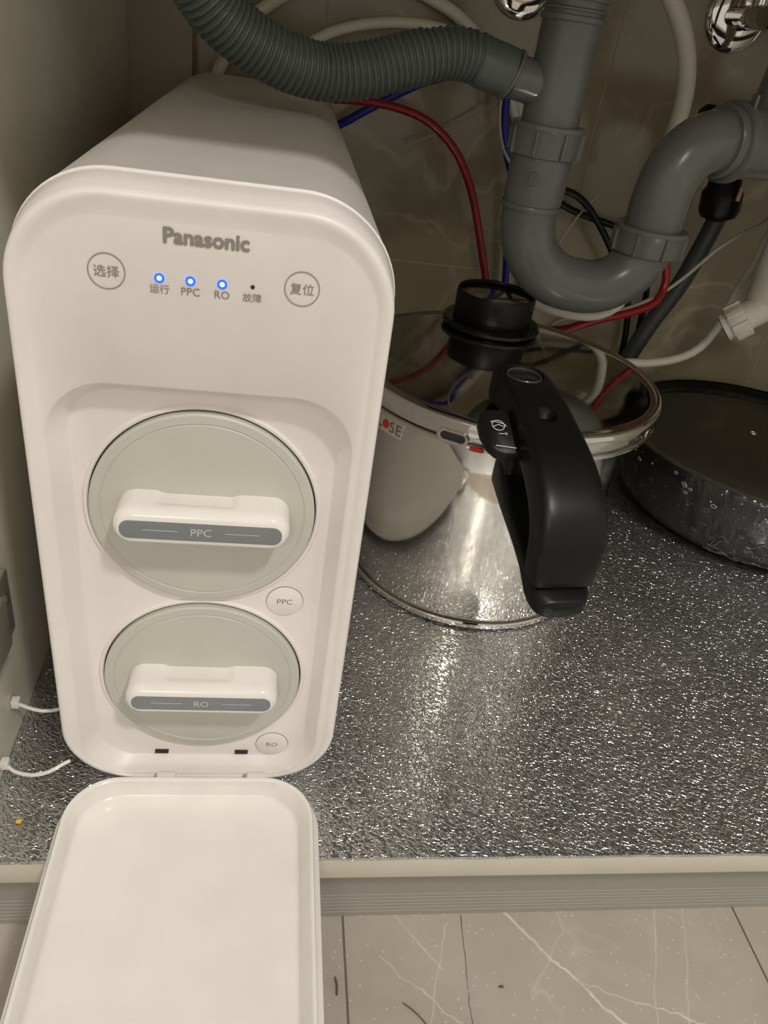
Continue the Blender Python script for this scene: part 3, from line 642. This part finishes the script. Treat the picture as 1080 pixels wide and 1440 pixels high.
bmesh.ops.transform(bm,matrix=Matrix.Translation(ea+(eb2-ea)*.45)@axis_m(dd),verts=bm.verts[:])
obj('outlet_nut',bm,WTUBE,wf)
obj('outlet_bore',cyl(bmesh.new(),eb2+dd*.0002,eb2+dd*.0008,.0115),SEAM,wf)

# angle valves with chrome rosettes
def rosette(x,z,label,full):
    t=thing('angle_valve',(x,.628,z),label,'valve','angle valves on the wall')
    q=Matrix.Rotation(R(90),4,'X')
    obj('rosette',lathe(bmesh.new(),[(.033,0),(.0335,.001),(.032,.003),(.026,.006),(.018,.0075),(.012,.008),(0,.008)],(x,.6298,z),72,q),CHROME,t)
    obj('valve_body',sweep(bmesh.new(),[Vector((x,.622-k*.012,z)) for k in range(5)],lambda i:(.0095,.0095,.0110,.0110,.009)[i],32),CHROME,t)
    obj('hose_port',cyl(bmesh.new(),(x,.590,z+.004),(x,.590,z+.034),.0085),CHROME,t)
    if full:
        obj('valve_stem',cyl(bmesh.new(),(x+.004,.585,z-.001),(x+.030,.583,z-.001),.0098),CHROME,t)
        obj('valve_knob',lathe(bmesh.new(),[(.0102,0),(.0138,.001),(.0145,.004),(.0145,.018),(.0125,.021),(0,.021)],(x+.0300,.583,z-.001),36,Matrix.Rotation(R(90),4,'Y')),BLACKG,t)
        obj('blue_marker',cyl(bmesh.new(),(x+.018,.5828,z-.0125),(x+.028,.5828,z-.0125),.0030,16),BLUE,t)
    else:
        obj('valve_knob',lathe(bmesh.new(),[(.009,0),(.0125,.001),(.0125,.016),(.0105,.018),(0,.018)],(x,.572,z),36,q),CHROME,t)
    return t
rosette(.3370,.4800,'chrome angle valve and rosette on the wall left of the drain pipe',False)
rosette(.5660,.4810,'chrome angle valve with black knob in the top right corner',True)

# ------------------------------------------------------------ left side: hinge, cable ties, crumb
hg=thing('door_hinge',(-.0395,.06,.082),'nickel steel door hinge screwed to the left cabinet side','hinge')
obj('mounting_plate',BOX(-.0398,-.0362,.030,.108,.082,.128,bev=.001),HINGE,hg)
obj('hinge_arm',BOX(-.0362,-.0290,.010,.082,.092,.128,bev=.0015),HINGE,hg)
for y,z in ((.098,.112),(.094,.092)):
    s=obj('screw',lathe(bmesh.new(),[(.0038,0),(.0038,.0008),(.0022,.0018),(0,.002)],(-.0365,y,z),20,Matrix.Rotation(R(90),4,'Y')),CHROME,hg)
def ziptie(y,z,pts,label):
    t=thing('cable_tie',(-.039,y,z),label,'cable tie')
    obj('tie_head',BOX(-.0396,-.0345,y-.003,y+.003,z-.003,z+.003,bev=.0008),WHITEG,t)
    obj('tie_strap',tube(pts,.0012,n=8),WHITEG,t)
ziptie(.090,.033,[(-.037,.090,.0328),(-.030,.088,.031),(-.020,.086,.030),(-.010,.087,.031),(-.002,.09,.034)],'white cable tie high on the left cabinet side by the purifier')
ziptie(.059,.012,[(-.037,.059,.0118),(-.030,.054,.0105),(-.018,.050,.0125),(-.008,.0500,.016),(-.001,.053,.019),(.003,.0555,.0195)],'white cable tie low on the left, near the foil')
bm=bmesh.new(); bmesh.ops.create_icosphere(bm,subdivisions=2,radius=.0019)
for v_ in bm.verts: v_.co*=random.uniform(.8,1.15); v_.co.z*=.6
bmesh.ops.translate(bm,vec=(-.0206,.0252,.0020),verts=bm.verts[:])
tag(obj('crumb',bm,YEL),'tiny yellow crumb on the foil at the left','crumb')
def straw(a,b,r,label):
    a,b=Vector(a),Vector(b); m_=(a+b)/2+Vector((.0008,.0004,.0006))
    tag(obj('plant_bit',sweep(bmesh.new(),smooth([a,m_,b],.002),lambda i:r*(1 if i else .5),6),BROWN),label,'debris')
straw((.1795,-.012,-.1172),(.1803,-.024,-.1172),.0007,'brown straw bit on the floor tile close to the open cover')
straw((.2240,-.030,-.1172),(.2400,-.046,-.1170),.0004,'thin dry stalk on the floor tile at the bottom edge')
straw((.2930,-.0230,-.1172),(.2960,-.0232,-.1172),.0008,'small dark fleck in the middle of the floor tile')
